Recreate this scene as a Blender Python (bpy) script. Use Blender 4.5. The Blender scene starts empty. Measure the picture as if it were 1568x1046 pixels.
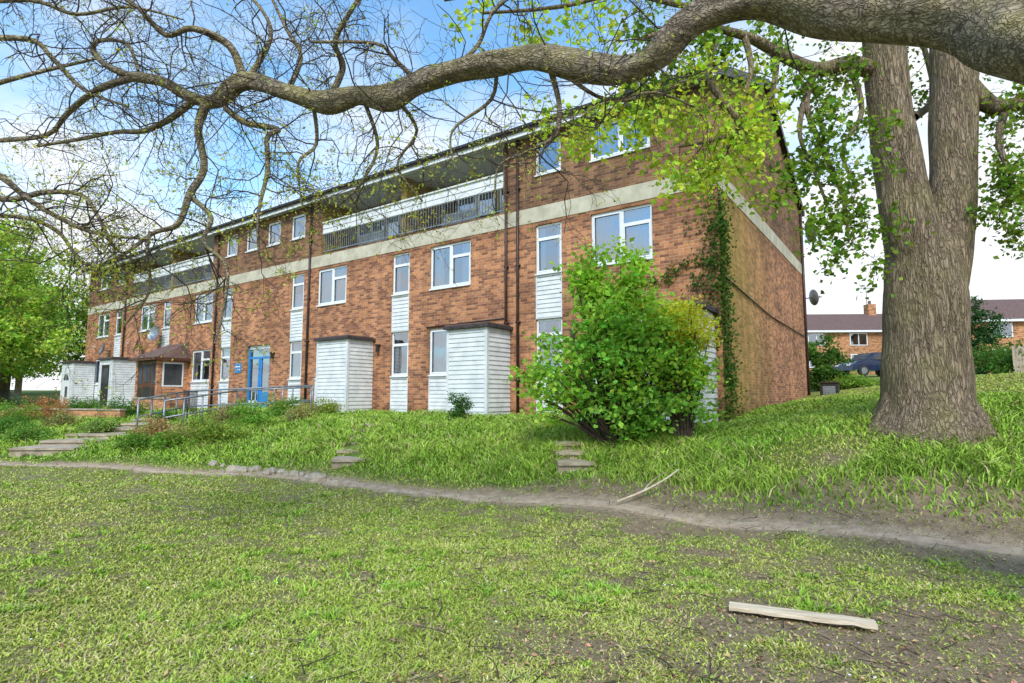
import bpy, math, numpy as np, random
from mathutils import Vector
rng=np.random.default_rng(11); random.seed(11)
sc=bpy.context.scene
F=870.0; TH=math.atan(82/870.0); CT,ST=math.cos(TH),math.sin(TH); CZ=0.62
def S(px,py,Y):
    u=(px-784)/F; v=(523-py)/F
    y=CT-v*ST; z=ST+v*CT; k=Y/y
    return np.array([u*k,Y,CZ+z*k])
# ---------------------------------------------------------------- materials
def newmat(name):
    m=bpy.data.materials.new(name); m.use_nodes=True
    nt=m.node_tree; b=nt.nodes['Principled BSDF']; return m,nt,b
def N(nt,t,**k):
    n=nt.nodes.new(t)
    for a,v in k.items(): setattr(n,a,v)
    return n
def coords(nt,scale=(1,1,1)):
    tc=N(nt,'ShaderNodeTexCoord'); mp=N(nt,'ShaderNodeMapping')
    mp.inputs['Scale'].default_value=scale
    nt.links.new(tc.outputs['Object'],mp.inputs[0]); return mp.outputs[0]
def ramp(nt,src,stops):
    r=N(nt,'ShaderNodeValToRGB'); e=r.color_ramp.elements
    while len(e)<len(stops): e.new(.5)
    for i,(p,c) in enumerate(stops):
        e[i].position=p; e[i].color=(c[0],c[1],c[2],1) if not isinstance(c,(int,float)) else (c,c,c,1)
    nt.links.new(src,r.inputs[0]); return r.outputs[0]
def mix(nt,f,a,b,mode='MIX'):
    m=N(nt,'ShaderNodeMix',data_type='RGBA',blend_type=mode)
    for s,i in ((f,0),(a,6),(b,7)):
        if isinstance(s,(int,float)): m.inputs[i].default_value=s
        elif isinstance(s,tuple): m.inputs[i].default_value=(s[0],s[1],s[2],1)
        else: nt.links.new(s,m.inputs[i])
    return m.outputs[2]
def math_(nt,op,a,b=None,clamp=False):
    m=N(nt,'ShaderNodeMath',operation=op,use_clamp=clamp)
    for s,i in ((a,0),(b,1)):
        if s is None: continue
        if isinstance(s,(int,float)): m.inputs[i].default_value=s
        else: nt.links.new(s,m.inputs[i])
    return m.outputs[0]
def noise(nt,co,scale,detail=4,rough=.6):
    n=N(nt,'ShaderNodeTexNoise'); n.inputs['Scale'].default_value=scale
    n.inputs['Detail'].default_value=detail; n.inputs['Roughness'].default_value=rough
    nt.links.new(co,n.inputs['Vector']); return n.outputs['Fac']
def bump(nt,b,h,dist=.01,strength=.6):
    bp=N(nt,'ShaderNodeBump'); bp.inputs['Strength'].default_value=strength; bp.inputs['Distance'].default_value=dist
    nt.links.new(h,bp.inputs['Height']); nt.links.new(bp.outputs[0],b.inputs['Normal'])
def nm(name,c1,c2,scale=4,rough=.8,bd=0.0,stretch=(1,1,1),spec=.3,metal=0):
    m,nt,b=newmat(name); co=coords(nt,stretch)
    n=noise(nt,co,scale)
    nt.links.new(ramp(nt,n,[(.3,c1),(.7,c2)]),b.inputs['Base Color'])
    b.inputs['Roughness'].default_value=rough; b.inputs['Specular IOR Level'].default_value=spec
    b.inputs['Metallic'].default_value=metal
    if bd: bump(nt,b,noise(nt,co,scale*4),bd)
    return m
M={}
M['white']=nm('white_board_paint',(.58,.59,.58),(.80,.80,.79),3,.5)
M['upvc']=nm('white_upvc',(.74,.75,.76),(.84,.84,.84),5,.3)
M['concrete']=nm('concrete_band',(.40,.36,.26),(.66,.60,.46),2.2,.85,.003)
M['grey']=nm('painted_soffit',(.46,.47,.46),(.58,.58,.57),1.5,.8)
M['dark']=nm('dark_paint',(.02,.018,.016),(.05,.045,.04),8,.45)
M['pipe']=nm('brown_pipe',(.03,.018,.014),(.07,.04,.03),8,.4)
M['felt']=nm('roof_felt',(.035,.03,.03),(.09,.07,.07),6,.9,.004)
M['tile']=nm('roof_tile',(.10,.06,.05),(.20,.12,.10),7,.8,.02)
M['blue']=nm('blue_paint',(.03,.20,.50),(.04,.26,.62),4,.35)
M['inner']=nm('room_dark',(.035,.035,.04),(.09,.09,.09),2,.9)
M['curtain']=nm('net_curtain',(.50,.53,.57),(.78,.80,.83),6,.9,0,(6,6,.25))
M['brown']=nm('brown_door',(.09,.03,.018),(.15,.055,.03),5,.35)
M['metal']=nm('galvanised_rail',(.16,.18,.2),(.33,.35,.37),9,.45,0,(1,1,1),.5,.5)
M['stone']=nm('stone',(.28,.23,.17),(.50,.44,.34),4,.9,.02)
M['step']=nm('step_concrete',(.26,.20,.14),(.52,.43,.32),4,.9,.01)
M['plank']=nm('weathered_plank',(.42,.31,.2),(.80,.68,.50),3,.8,.006,(1,18,18))
M['twig']=nm('twig_bark',(.035,.026,.019),(.11,.08,.058),12,.9)
# glass
m,nt,b=newmat('window_glass'); nt.nodes.remove(b)
tr=N(nt,'ShaderNodeBsdfTransparent'); gl=N(nt,'ShaderNodeBsdfGlossy'); gl.inputs['Roughness'].default_value=.03
gl.inputs['Color'].default_value=(.85,.9,.97,1); tr.inputs['Color'].default_value=(.72,.77,.80,1)
lw=N(nt,'ShaderNodeLayerWeight'); lw.inputs['Blend'].default_value=.35
co=coords(nt); nz=noise(nt,co,1.1,2)
bp=N(nt,'ShaderNodeBump'); bp.inputs['Strength'].default_value=.1; bp.inputs['Distance'].default_value=.05
nt.links.new(nz,bp.inputs['Height']); nt.links.new(bp.outputs[0],gl.inputs['Normal'])
f=math_(nt,'ADD',lw.outputs['Fresnel'],.32,True)
ms=N(nt,'ShaderNodeMixShader'); nt.links.new(f,ms.inputs[0]); nt.links.new(tr.outputs[0],ms.inputs[1]); nt.links.new(gl.outputs[0],ms.inputs[2])
nt.links.new(ms.outputs[0],nt.nodes['Material Output'].inputs[0]); M['glass']=m
# brick
def brickmat(name,c1,c2,mortar,upper=True):
    m,nt,b=newmat(name)
    tc=N(nt,'ShaderNodeTexCoord'); sp=N(nt,'ShaderNodeSeparateXYZ'); nt.links.new(tc.outputs['Object'],sp.inputs[0])
    cb=N(nt,'ShaderNodeCombineXYZ'); nt.links.new(math_(nt,'ADD',sp.outputs[0],sp.outputs[1]),cb.inputs[0]); nt.links.new(sp.outputs[2],cb.inputs[1])
    br=N(nt,'ShaderNodeTexBrick'); nt.links.new(cb.outputs[0],br.inputs['Vector'])
    br.inputs['Scale'].default_value=1; br.inputs['Brick Width'].default_value=.23; br.inputs['Row Height'].default_value=.076
    br.inputs['Mortar Size'].default_value=.008; br.inputs['Mortar Smooth'].default_value=.3; br.inputs['Bias'].default_value=-.1
    br.inputs['Color1'].default_value=(*c1,1); br.inputs['Color2'].default_value=(*c2,1); br.inputs['Mortar'].default_value=(*mortar,1)
    br2=N(nt,'ShaderNodeTexBrick'); nt.links.new(cb.outputs[0],br2.inputs['Vector'])
    for k,v in (('Scale',1),('Brick Width',.23),('Row Height',.076),('Mortar Size',0),('Bias',-.25)): br2.inputs[k].default_value=v
    br2.inputs['Color1'].default_value=(1.05,1.05,1.0,1); br2.inputs['Color2'].default_value=(.32,.31,.36,1); br2.offset_frequency=2
    col=mix(nt,.75,br.outputs[0],br2.outputs[0],'MULTIPLY')
    n1=noise(nt,tc.outputs['Object'],.55,5,.65)
    col=mix(nt,1,col,ramp(nt,n1,[(.3,(.66,.63,.62)),(.5,(1,1,1)),(.72,(1.25,1.2,1.15))]),'MULTIPLY')
    n2=noise(nt,tc.outputs['Object'],14,3)
    col=mix(nt,.5,col,ramp(nt,n2,[(.3,(.65,.65,.65)),(.7,(1.35,1.35,1.35))]),'MULTIPLY')
    if upper:
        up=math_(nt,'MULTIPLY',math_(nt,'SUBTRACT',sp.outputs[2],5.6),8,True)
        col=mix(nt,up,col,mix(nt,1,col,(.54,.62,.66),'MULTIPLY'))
        a=math_(nt,'MULTIPLY',math_(nt,'SUBTRACT',sp.outputs[1],.02),50,True)
        bfall=math_(nt,'SUBTRACT',1.2,math_(nt,'DIVIDE',sp.outputs[1],5),True)
        n3=noise(nt,tc.outputs['Object'],.8,5,.7)
        g=math_(nt,'MULTIPLY',math_(nt,'MULTIPLY',a,bfall),ramp(nt,n3,[(.3,0.45),(.6,1.0)]))
        g=math_(nt,'MULTIPLY',g,.95)
        col=mix(nt,g,col,mix(nt,.62,col,(.46,.37,.06)))
        cs=N(nt,'ShaderNodeMapping'); cs.inputs['Scale'].default_value=(2.5,2.5,.25); nt.links.new(tc.outputs['Object'],cs.inputs[0])
        st=ramp(nt,noise(nt,cs.outputs[0],1,4),[(.4,(1,1,1)),(.65,(.70,.68,.68))]); col=mix(nt,.8,col,st,'MULTIPLY')
        damp=ramp(nt,math_(nt,'DIVIDE',sp.outputs[2],8),[(0,(.6,.6,.5)),(.06,(1,1,1)),(.60,(1,1,1)),(.665,(.74,.72,.72)),(.70,(1,1,1))])
        col=mix(nt,1,col,damp,'MULTIPLY')
    nt.links.new(col,b.inputs['Base Color']); b.inputs['Roughness'].default_value=.9; b.inputs['Specular IOR Level'].default_value=.15
    bump(nt,b,br.outputs['Fac'],-.01,.5)
    return m
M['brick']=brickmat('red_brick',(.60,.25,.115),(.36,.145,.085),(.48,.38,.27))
M['brick2']=brickmat('orange_brick',(.58,.27,.13),(.44,.19,.09),(.4,.3,.2),False)
# bark
def bark(name,c1,c2,moss,vs,sc_,cs=.35,bd=.03,mossamt=.75):
    m,nt,b=newmat(name); co=coords(nt,vs)
    n=noise(nt,co,sc_,6,.74)
    w=N(nt,'ShaderNodeTexVoronoi'); w.feature='DISTANCE_TO_EDGE'; w.inputs['Scale'].default_value=sc_*1.3
    dm=N(nt,'ShaderNodeVectorMath',operation='ADD'); sv=N(nt,'ShaderNodeVectorMath',operation='SCALE'); sv.inputs['Scale'].default_value=2.8/sc_
    nc=N(nt,'ShaderNodeTexNoise'); nc.inputs['Scale'].default_value=sc_*.8; nc.inputs['Detail'].default_value=3; nt.links.new(co,nc.inputs['Vector'])
    nt.links.new(nc.outputs['Color'],sv.inputs[0]); nt.links.new(co,dm.inputs[0]); nt.links.new(sv.outputs[0],dm.inputs[1]); nt.links.new(dm.outputs[0],w.inputs['Vector'])
    crack=ramp(nt,w.outputs['Distance'],[(0,.2),(.22,1.0)])
    col=ramp(nt,n,[(.30,c1),(.68,c2)])
    col=mix(nt,cs,col,crack,'MULTIPLY')
    tc=N(nt,'ShaderNodeTexCoord'); big=noise(nt,tc.outputs['Object'],2.4,5,.65)
    ge=N(nt,'ShaderNodeNewGeometry'); sp=N(nt,'ShaderNodeSeparateXYZ'); nt.links.new(ge.outputs['Normal'],sp.inputs[0])
    mf=math_(nt,'MULTIPLY',ramp(nt,big,[(.40,0.0),(.60,mossamt)]),math_(nt,'ADD',math_(nt,'MULTIPLY',sp.outputs[2],.5),.6,True))
    col=mix(nt,mf,col,mix(nt,.6,col,moss))
    nt.links.new(col,b.inputs['Base Color']); b.inputs['Roughness'].default_value=.9; b.inputs['Specular IOR Level'].default_value=.15
    h=math_(nt,'ADD',math_(nt,'MULTIPLY',crack,.6),n)
    bump(nt,b,h,bd,1.0); return m
M['bark']=bark('trunk_bark',(.13,.09,.06),(.52,.39,.27),(.32,.28,.10),(1,1,.16),17,.55,.05)
M['limbbark']=bark('limb_bark',(.11,.08,.06),(.60,.49,.37),(.52,.46,.13),(.5,1,1),19,.6,.035,.85)
def leafmat(name,trans=.4):
    m,nt,b=newmat(name); nt.nodes.remove(b)
    at=N(nt,'ShaderNodeAttribute',attribute_name='Col')
    d=N(nt,'ShaderNodeBsdfDiffuse'); nt.links.new(at.outputs['Color'],d.inputs[0])
    if not trans: nt.links.new(d.outputs[0],nt.nodes['Material Output'].inputs[0]); return m
    t=N(nt,'ShaderNodeBsdfTranslucent'); nt.links.new(mix(nt,1,at.outputs['Color'],(1.3,1.3,.7),'MULTIPLY'),t.inputs[0])
    ms=N(nt,'ShaderNodeMixShader'); ms.inputs[0].default_value=trans
    nt.links.new(d.outputs[0],ms.inputs[1]); nt.links.new(t.outputs[0],ms.inputs[2]); nt.links.new(ms.outputs[0],nt.nodes['Material Output'].inputs[0])
    return m
M['leaf']=leafmat('leaf',.42); M['grass']=leafmat('grass_blade',0); M['litter']=leafmat('litter',0)
# ---------------------------------------------------------------- mesh helpers
def link(o,parent=None):
    sc.collection.objects.link(o)
    if parent: o.parent=parent
    return o
def empty(name,loc=(0,0,0),rz=0):
    e=bpy.data.objects.new(name,None); e.location=loc; e.rotation_euler=(0,0,rz); e.empty_display_size=.3
    return link(e)
class MB:
    def __init__(s): s.v=[];s.f=[];s.m=[];s.mats=[]
    def mi(s,k):
        if k not in s.mats: s.mats.append(k)
        return s.mats.index(k)
    def quad(s,p,mat):
        i=len(s.v); s.v+= [tuple(map(float,q)) for q in p]; s.f.append(tuple(range(i,i+len(p)))); s.m.append(s.mi(mat))
    def box(s,x0,x1,y0,y1,z0,z1,mat):
        if x0>x1:x0,x1=x1,x0
        if y0>y1:y0,y1=y1,y0
        i=len(s.v)
        s.v+=[(x0,y0,z0),(x1,y0,z0),(x1,y1,z0),(x0,y1,z0),(x0,y0,z1),(x1,y0,z1),(x1,y1,z1),(x0,y1,z1)]
        for q in ((0,3,2,1),(4,5,6,7),(0,1,5,4),(1,2,6,5),(2,3,7,6),(3,0,4,7)):
            s.f.append(tuple(i+a for a in q)); s.m.append(s.mi(mat))
    def cyl(s,p0,p1,r,mat,n=8,r1=None):
        p0=Vector(p0);p1=Vector(p1);d=(p1-p0).normalized(); a=d.orthogonal().normalized(); c=d.cross(a); r1=r if r1 is None else r1
        i=len(s.v)
        for p,rr in ((p0,r),(p1,r1)):
            for k in range(n):
                t=2*math.pi*k/n; s.v.append(tuple(p+(a*math.cos(t)+c*math.sin(t))*rr))
        for k in range(n):
            s.f.append((i+k,i+(k+1)%n,i+n+(k+1)%n,i+n+k)); s.m.append(s.mi(mat))
        s.f.append(tuple(i+k for k in range(n))[::-1]); s.m.append(s.mi(mat))
        s.f.append(tuple(i+n+k for k in range(n))); s.m.append(s.mi(mat))
    def build(s,name,parent=None,smooth=False,loc=None,rz=0,bevel=0):
        me=bpy.data.meshes.new(name); me.from_pydata(s.v,[],s.f)
        for k in s.mats: me.materials.append(M[k])
        for p,mi in zip(me.polygons,s.m): p.material_index=mi; p.use_smooth=smooth
        o=bpy.data.objects.new(name,me)
        if loc is not None: o.location=loc
        o.rotation_euler=(0,0,rz)
        if bevel:
            b=o.modifiers.new('bevel','BEVEL'); b.width=bevel; b.segments=2; b.limit_method='ANGLE'
        return link(o,parent)
def npmesh(name,V,Fc,mat,parent=None,smooth=False,col=None):
    V=np.asarray(V,np.float32); Fc=np.asarray(Fc,np.int32); k=Fc.shape[1]
    me=bpy.data.meshes.new(name); me.vertices.add(len(V)); me.vertices.foreach_set('co',V.ravel())
    me.loops.add(Fc.size); me.loops.foreach_set('vertex_index',Fc.ravel())
    me.polygons.add(len(Fc)); me.polygons.foreach_set('loop_start',np.arange(0,Fc.size,k,dtype=np.int32))
    me.polygons.foreach_set('use_smooth',np.full(len(Fc),smooth))
    me.update(calc_edges=True)
    if col is not None:
        a=me.color_attributes.new('Col','FLOAT_COLOR','POINT'); c=np.ones((len(V),4),np.float32); c[:,:3]=col; a.data.foreach_set('color',c.ravel())
    me.materials.append(mat); me.validate()
    return link(bpy.data.objects.new(name,me),parent)
class Acc:
    def __init__(s): s.V=[];s.F=[];s.n=0
    def tube(s,pts,rad,n=6,rough=0,sub=0,seed=0):
        P=np.array(pts,float); R=np.array(rad,float)
        if sub:
            Q=[];RR=[]
            for i in range(len(P)-1):
                p0=P[max(i-1,0)];p1=P[i];p2=P[i+1];p3=P[min(i+2,len(P)-1)]
                for j in range(sub):
                    u=j/sub
                    Q.append(.5*((2*p1)+(-p0+p2)*u+(2*p0-5*p1+4*p2-p3)*u*u+(-p0+3*p1-3*p2+p3)*u**3)); RR.append(R[i]*(1-u)+R[i+1]*u)
            Q.append(P[-1]);RR.append(R[-1]); P=np.array(Q);R=np.array(RR)
        T=np.gradient(P,axis=0); T/=np.linalg.norm(T,axis=1)[:,None]+1e-9
        a=np.cross(T[0],[0,0,1]); 
        if np.linalg.norm(a)<.1: a=np.cross(T[0],[1,0,0])
        a/=np.linalg.norm(a); ang=np.arange(n)*2*np.pi/n; rings=[]
        ph=np.random.default_rng(seed).uniform(0,6.28,8)
        for i in range(len(P)):
            a=a-T[i]*a.dot(T[i]); a/=np.linalg.norm(a); b=np.cross(T[i],a)
            r=np.full(n,R[i])
            if rough:
                h=i*.35
                r=r*(1+rough*(np.sin(3*ang+ph[0]+h*.6)*.5+np.sin(5*ang+ph[1]-h*.4)*.35+np.sin(2*ang+ph[2]+h)*.5+np.sin(h*1.7+ph[3])*.4+np.sin(9*ang+ph[4]+h*.3)*.2))
            rings.append(P[i]+np.outer(r*np.cos(ang),a)+np.outer(r*np.sin(ang),b))
        V=np.concatenate(rings); m=len(P); k=np.arange(n); k2=(k+1)%n
        Fs=[np.stack([i*n+k,i*n+k2,(i+1)*n+k2,(i+1)*n+k],1) for i in range(m-1)]
        s.V.append(V); s.F.append(np.concatenate(Fs)+s.n); s.n+=len(V); return P,R
    def obj(s,name,mat,parent=None,smooth=True): return npmesh(name,np.concatenate(s.V),np.concatenate(s.F),mat,parent,smooth)
def unit(v): return v/(np.linalg.norm(v,axis=-1,keepdims=True)+1e-9)
def leaves(name,P,size,col,parent=None,mat='leaf',up=.4,aspect=.7,rg=rng):
    P=np.asarray(P,float); n=len(P); size=np.broadcast_to(size,(n,))[:,None]
    nr=unit(rg.normal(size=(n,3))+np.array([0,0,up*2])); t=unit(np.cross(nr,rg.normal(size=(n,3)))); b=np.cross(nr,t)
    h=size*.12
    V=np.stack([P,P+t*size*.45+b*size*aspect*.5+nr*h,P+t*size,P+t*size*.45-b*size*aspect*.5+nr*h],1).reshape(-1,3)
    Fc=np.arange(4*n).reshape(n,4)
    return npmesh(name,V,Fc,M[mat],parent,False,np.repeat(col,4,axis=0))
def tint(n,base,var=.25,rg=rng,hue=.15):
    c=np.array(base)[None,:]*(1+rg.normal(size=(n,1))*var).clip(.45,1.8)
    c=c*(1+rg.normal(size=(n,3))*hue*np.array([1,.4,.5])).clip(.5,1.6); return c.clip(0,.85)
_lat={}
def vnoise(x,y,s,seed=0):
    if seed not in _lat: _lat[seed]=np.random.default_rng(seed+100).random((256,256))
    L=_lat[seed]; x=np.asarray(x)/s+1000;y=np.asarray(y)/s+1000
    i=np.floor(x).astype(int);j=np.floor(y).astype(int);u=x-i;v=y-j;u=u*u*(3-2*u);v=v*v*(3-2*v)
    g=lambda a,b:L[a%256,b%256]
    return (g(i,j)*(1-u)+g(i+1,j)*u)*(1-v)+(g(i,j+1)*(1-u)+g(i+1,j+1)*u)*v
def fbm(x,y,s,seed=0): return .5*vnoise(x,y,s,seed)+.3*vnoise(x,y,s/2.3,seed+1)+.2*vnoise(x,y,s/5.1,seed+2)
# ---------------------------------------------------------------- terrain
C=np.array([4.65,12.5]); A=math.radians(54.8); D=np.array([-math.sin(A),math.cos(A)]); E=np.array([math.cos(A),math.sin(A)])
def fac(s,p=0): return C+D*s-E*p
cp=[(0,0,-1.5),(-6,0,-1.5),(6,0,-1.45),(-6,5,-1.5),(0,5,-1.5),(3,4,-1.5),(-12,5,-1.5),(-12,10,-1.5),(-6,8,-1.5),(-20,0,-1.5),(-20,10,-1.5),(0,-10,-1.5),(-15,-10,-1.5),(15,-8,-1.3),
(-28,19,-1.45),(-20,16.2,-1.5),(-11.5,12.9,-1.5),(-7,11.6,-1.5),(-3.2,10,-1.5),(0,8.4,-1.5),(2.44,6.9,-1.5),(4.9,5.6,-1.48),(8,4,-1.3),
(-6.5,12.9,-1.12),(-2.6,11.2,-1.05),(.6,9.5,-1.08),(3.0,8.1,-1.1),(-10,14.6,-1.2),(4.6,7.5,-.72),(5.8,8.1,-.42),(7,7.2,-.5),(6.6,6.1,-.95),(10,6,-.5),(10,10,.0),(15,10,.3),
(8.3,14,-.1),(6.3,12.3,-.4),(4.65,12.2,-.62),(8.4,17.4,-.3),(11.9,22.3,0),(14,20,.45),(20,25,.8),(22,36,1.15),(26,45,1.6),(36,42,1.45),(45,30,1.3),(10,45,1.2),
(-12.8,16.2,-1.1),(-18,20,-.95),(-34,36,-.7),(-60,50,-.8),(-60,0,-1.5),(60,0,.2),(0,-60,-1.8),(0,80,1.6),(60,70,2.6),(-60,80,0)]
for s_ in (5,10,14,18,24,30,36): q=fac(s_,.8); cp.append((q[0],q[1],-.62))
for s_ in (1.5,5,9,13): q=fac(s_,3.0); cp.append((q[0],q[1],-.72))
cp=np.array(cp); 
def Uf(r): return np.where(r>1e-9,r*r*np.log(r+1e-12),0)
n_=len(cp); K=Uf(np.linalg.norm(cp[:,None,:2]-cp[None,:,:2],axis=2))+np.eye(n_)*.05; Pm=np.hstack([np.ones((n_,1)),cp[:,:2]])
W=np.linalg.solve(np.block([[K,Pm],[Pm.T,np.zeros((3,3))]]),np.concatenate([cp[:,2],np.zeros(3)]))
def gz(x,y):
    x=np.asarray(x,float);y=np.asarray(y,float); sh=x.shape; x=x.ravel();y=y.ravel()
    out=np.empty(len(x))
    for a in range(0,len(x),40000):
        X=x[a:a+40000];Y=y[a:a+40000]
        r=np.hypot(X[:,None]-cp[None,:,0],Y[:,None]-cp[None,:,1]); out[a:a+40000]=Uf(r)@W[:n_]+W[n_]+W[n_+1]*X+W[n_+2]*Y
    R=np.hypot(x,y); w=np.clip((R-55)/50,0,1); w=w*w*(3-2*w); out=out.clip(-2.5,3)
    out=out*(1-w)+w*(.2+.6*np.clip(y/100,-1,1))
    out+=CZ+.04*(fbm(x,y,1.3,5)-.5)*np.clip((60-R)/20,0,1)
    return out.reshape(sh)
PX=np.array([-40,-28,-20,-11.5,-7,-3.2,0,1.43,2.44,4.9,8,14]); PY=np.array([23.5,19.2,16.2,12.9,11.6,10.0,8.4,7.67,6.9,5.6,4.1,2.0])
def pathy(x): return np.interp(x,PX,PY)+.09*np.sin(np.asarray(x)*1.3)
gx=np.concatenate([[-400,-250,-160,-110,-80,-60,-48],np.arange(-40,-16,.5),np.arange(-16,12,.07),np.arange(12,40,.6),[42,48,56,70,90,130,200,400]])
gy=np.concatenate([[-400,-200,-100,-60,-40,-25,-15,-8,-4],np.arange(-2,2,.5),np.arange(2,17,.07),np.arange(17,50,.5),[52,56,62,70,80,95,120,160,240,500]])
GX,GY=np.meshgrid(gx,gy); GZ=gz(GX,GY)
def bare(x,y):
    f=fbm(x,y,1.6,20); f2=fbm(x,y,.42,24)
    bias=.055*np.clip(x,-2,2.5)+np.where(y<7,.02,-.05)
    d=np.abs(y-pathy(x)-.1); near=np.exp(-(d/.42)**2)*.24
    near+=np.exp(-((x-3.4)**2/4+(y-7.3)**2/.35))*.22
    near-=.25*np.clip((y-pathy(x)-.9)*2,0,1)
    v=np.clip((f*.55+f2*.45+bias+near-.56)*6,0,1)
    lawnside=np.where(y<pathy(x),1,.3)
    v=np.maximum(v,np.clip((fbm(x,y,.7,27)-.58)*5,0,.7)*lawnside)
    return np.maximum(v,np.clip((fbm(x,y,.22,31)-.60)*6,0,.75)*lawnside)
def behind(x,y): return y-(pathy(x)+.30)
B0=bare(GX,GY); bh=behind(GX,GY)
soil=np.array([.27,.20,.13]); lawn=np.array([.19,.23,.05]); bank=np.array([.12,.18,.035]); straw=np.array([.30,.28,.12])
pathcol=np.array([.40,.30,.205])
sw=fbm(GX,GY,.9,40)[...,None]
g=lawn*(1-sw*.6)+straw*sw*.6
g=np.where((bh>0)[...,None]&(GX<9)[...,None],bank,g)
gcol=g*(1-B0[...,None])+soil*B0[...,None]
def pathw(x): return .15+.13*fbm(x,x*0,.5,60)-.03*np.clip((x-2)/3,0,1)
pm=np.clip((pathw(GX)+.14*(fbm(GX,GY,.3,66)-.5)-np.abs(GY-pathy(GX)))/.08+.5,0,1)*np.clip((10-GX)/3,0,1)
gcol=gcol*(1-pm[...,None])+(pathcol*(.7+.6*fbm(GX,GY,.3,68))[...,None])*pm[...,None]
ny,nx=GX.shape; idx=np.arange(nx*ny).reshape(ny,nx)
Fg=np.stack([idx[:-1,:-1],idx[:-1,1:],idx[1:,1:],idx[1:,:-1]],-1).reshape(-1,4)
m,nt,b=newmat('ground_soil_grass'); at=N(nt,'ShaderNodeAttribute',attribute_name='Col'); tc=N(nt,'ShaderNodeTexCoord')
n1=noise(nt,tc.outputs['Object'],9,6,.75); n2=noise(nt,tc.outputs['Object'],70,3,.7)
c=mix(nt,1,at.outputs['Color'],ramp(nt,n1,[(.25,(.6,.6,.55)),(.75,(1.4,1.4,1.4))]),'MULTIPLY'); c=mix(nt,1,c,ramp(nt,n2,[(.3,(.6,.62,.55)),(.7,(1.4,1.38,1.45))]),'MULTIPLY')
nt.links.new(c,b.inputs['Base Color']); b.inputs['Roughness'].default_value=.95; b.inputs['Specular IOR Level'].default_value=.1
bump(nt,b,math_(nt,'ADD',n1,n2),.03,.8)
GZ=GZ-.018*pm
npmesh('ground',np.stack([GX,GY,GZ],-1).reshape(-1,3),Fg,m,None,True,gcol.reshape(-1,3))
xs=np.arange(-39,13.5,.09)
m2=nm('worn_dirt_path',(.29,.205,.135),(.50,.38,.27),7,.95,.012)
yy=pathy(xs); wd=pathw(xs)*.6*(.5+.9*fbm(xs,xs*0+3,.35,71)); wd2=pathw(xs)*.55*(.5+.9*fbm(xs,xs*0+5,.35,73))
tang=np.gradient(yy,xs); nn=np.stack([-tang,np.ones_like(tang)],1); nn/=np.linalg.norm(nn,axis=1)[:,None]
rows=[]
for k,t in enumerate((-1,-.6,0,.6,1)):
    ww=np.where(t<0,wd,wd2)[:,None]*t; q=np.stack([xs,yy],1)+nn*ww
    rows.append(np.column_stack([q,gz(q[:,0],q[:,1])-.018+ (.004 if abs(t)<1 else -.012)]))
R=np.stack(rows,1); nxp=len(xs); ii=np.arange(nxp*5).reshape(nxp,5)
npmesh('footpath',R.reshape(-1,3),np.stack([ii[:-1,:-1],ii[1:,:-1],ii[1:,1:],ii[:-1,1:]],-1).reshape(-1,4),m2,None,True)
# ---------------------------------------------------------------- steps
EX=[]
def steps(name,p0,p1,n,width,mat='step',lift=.03):
    p0=np.array(p0,float);p1=np.array(p1,float); d=p1-p0; L=np.hypot(*d); d/=L; nrm=np.array([-d[1],d[0]])
    z0=float(gz(p0[0],p0[1])); z1=float(gz(p1[0],p1[1]))
    mb=MB(); st=L/n
    for i in range(n):
        a=p0+d*st*i; b_=p0+d*(st*(i+1)+.03); zt=z0+(z1-z0)*(i+1)/n+lift
        j=random.uniform(-.05,.05)
        c=[a-nrm*(width/2+j),b_-nrm*(width/2+j),b_+nrm*(width/2+j),a+nrm*(width/2+j)]
        zb=zt-.35
        for (q0_,zz0,zz1) in ((0,zb,zt-.05),(.035,zt-.049,zt)):
            cc=[c[0]-d*q0_,c[1],c[2],c[3]-d*q0_]
            lo=[(*q,zz0) for q in cc]; hi=[(*q,zz1) for q in cc]
            mb.quad(hi,mat); mb.quad(lo[::-1],mat)
            for k in range(4): mb.quad([lo[k],lo[(k+1)%4],hi[(k+1)%4],hi[k]],mat)
        EX.append(((a+b_)/2,max(width/2,st/2)))
    return mb.build(name)
steps('garden_steps',(-11.0,13.5),(-11.3,19.9),7,1.5,lift=.09)
steps('garden_steps',(-3.0,10.6),(-3.6,14.6),6,.6)
steps('garden_steps',(1.0,9.0),(.95,10.4),3,.5)
q=fac(8.6,.15); q2=fac(8.6,2.0); steps('garden_steps',q2,q,3,.9)
# ---------------------------------------------------------------- building
bld=empty('brick_apartment_building',(C[0],C[1],0),-(math.pi/2-A))
LEN=36.7; DEP=12.0; ZE=7.95; RG=10.45
MW=[(1.55,3.2),(7.2,8.85),(12.9,14.55)]; NW=[(4.07,4.9),(9.75,10.55),(15.4,16.2)]
mir=lambda l:[(LEN-b_,LEN-a_) for a_,b_ in l]
MWs=MW+mir(MW); NWs=NW+mir(NW)
bal=[(6.0,14.4),(LEN-14.4,LEN-6.0)]
holes=[];wins=[]
for a_,b_ in MWs: wins+=[(a_,b_,1.19,2.66,'m'),(a_,b_,3.87,5.27,'m')]
for a_,b_ in NWs: wins+=[(a_,b_,1.19,2.66,'n'),(a_,b_,3.87,5.27,'n')]
for a_,b_ in [MW[0],(LEN-3.2,LEN-1.55)]: wins.append((a_,b_,6.65,7.65,'m'))
for a_,b_ in [NW[0],(LEN-4.9,LEN-4.07),(15.45,16.35),(17.1,18.0),(18.7,19.6),(20.3,21.2)]: wins.append((a_,b_,6.65,7.65,'n'))
for w_ in wins: holes.append(w_[:4])
panels=[(a_,b_,.06,1.13) for a_,b_ in NWs+MWs]+[(a_,b_,2.72,3.82) for a_,b_ in NWs]
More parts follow.
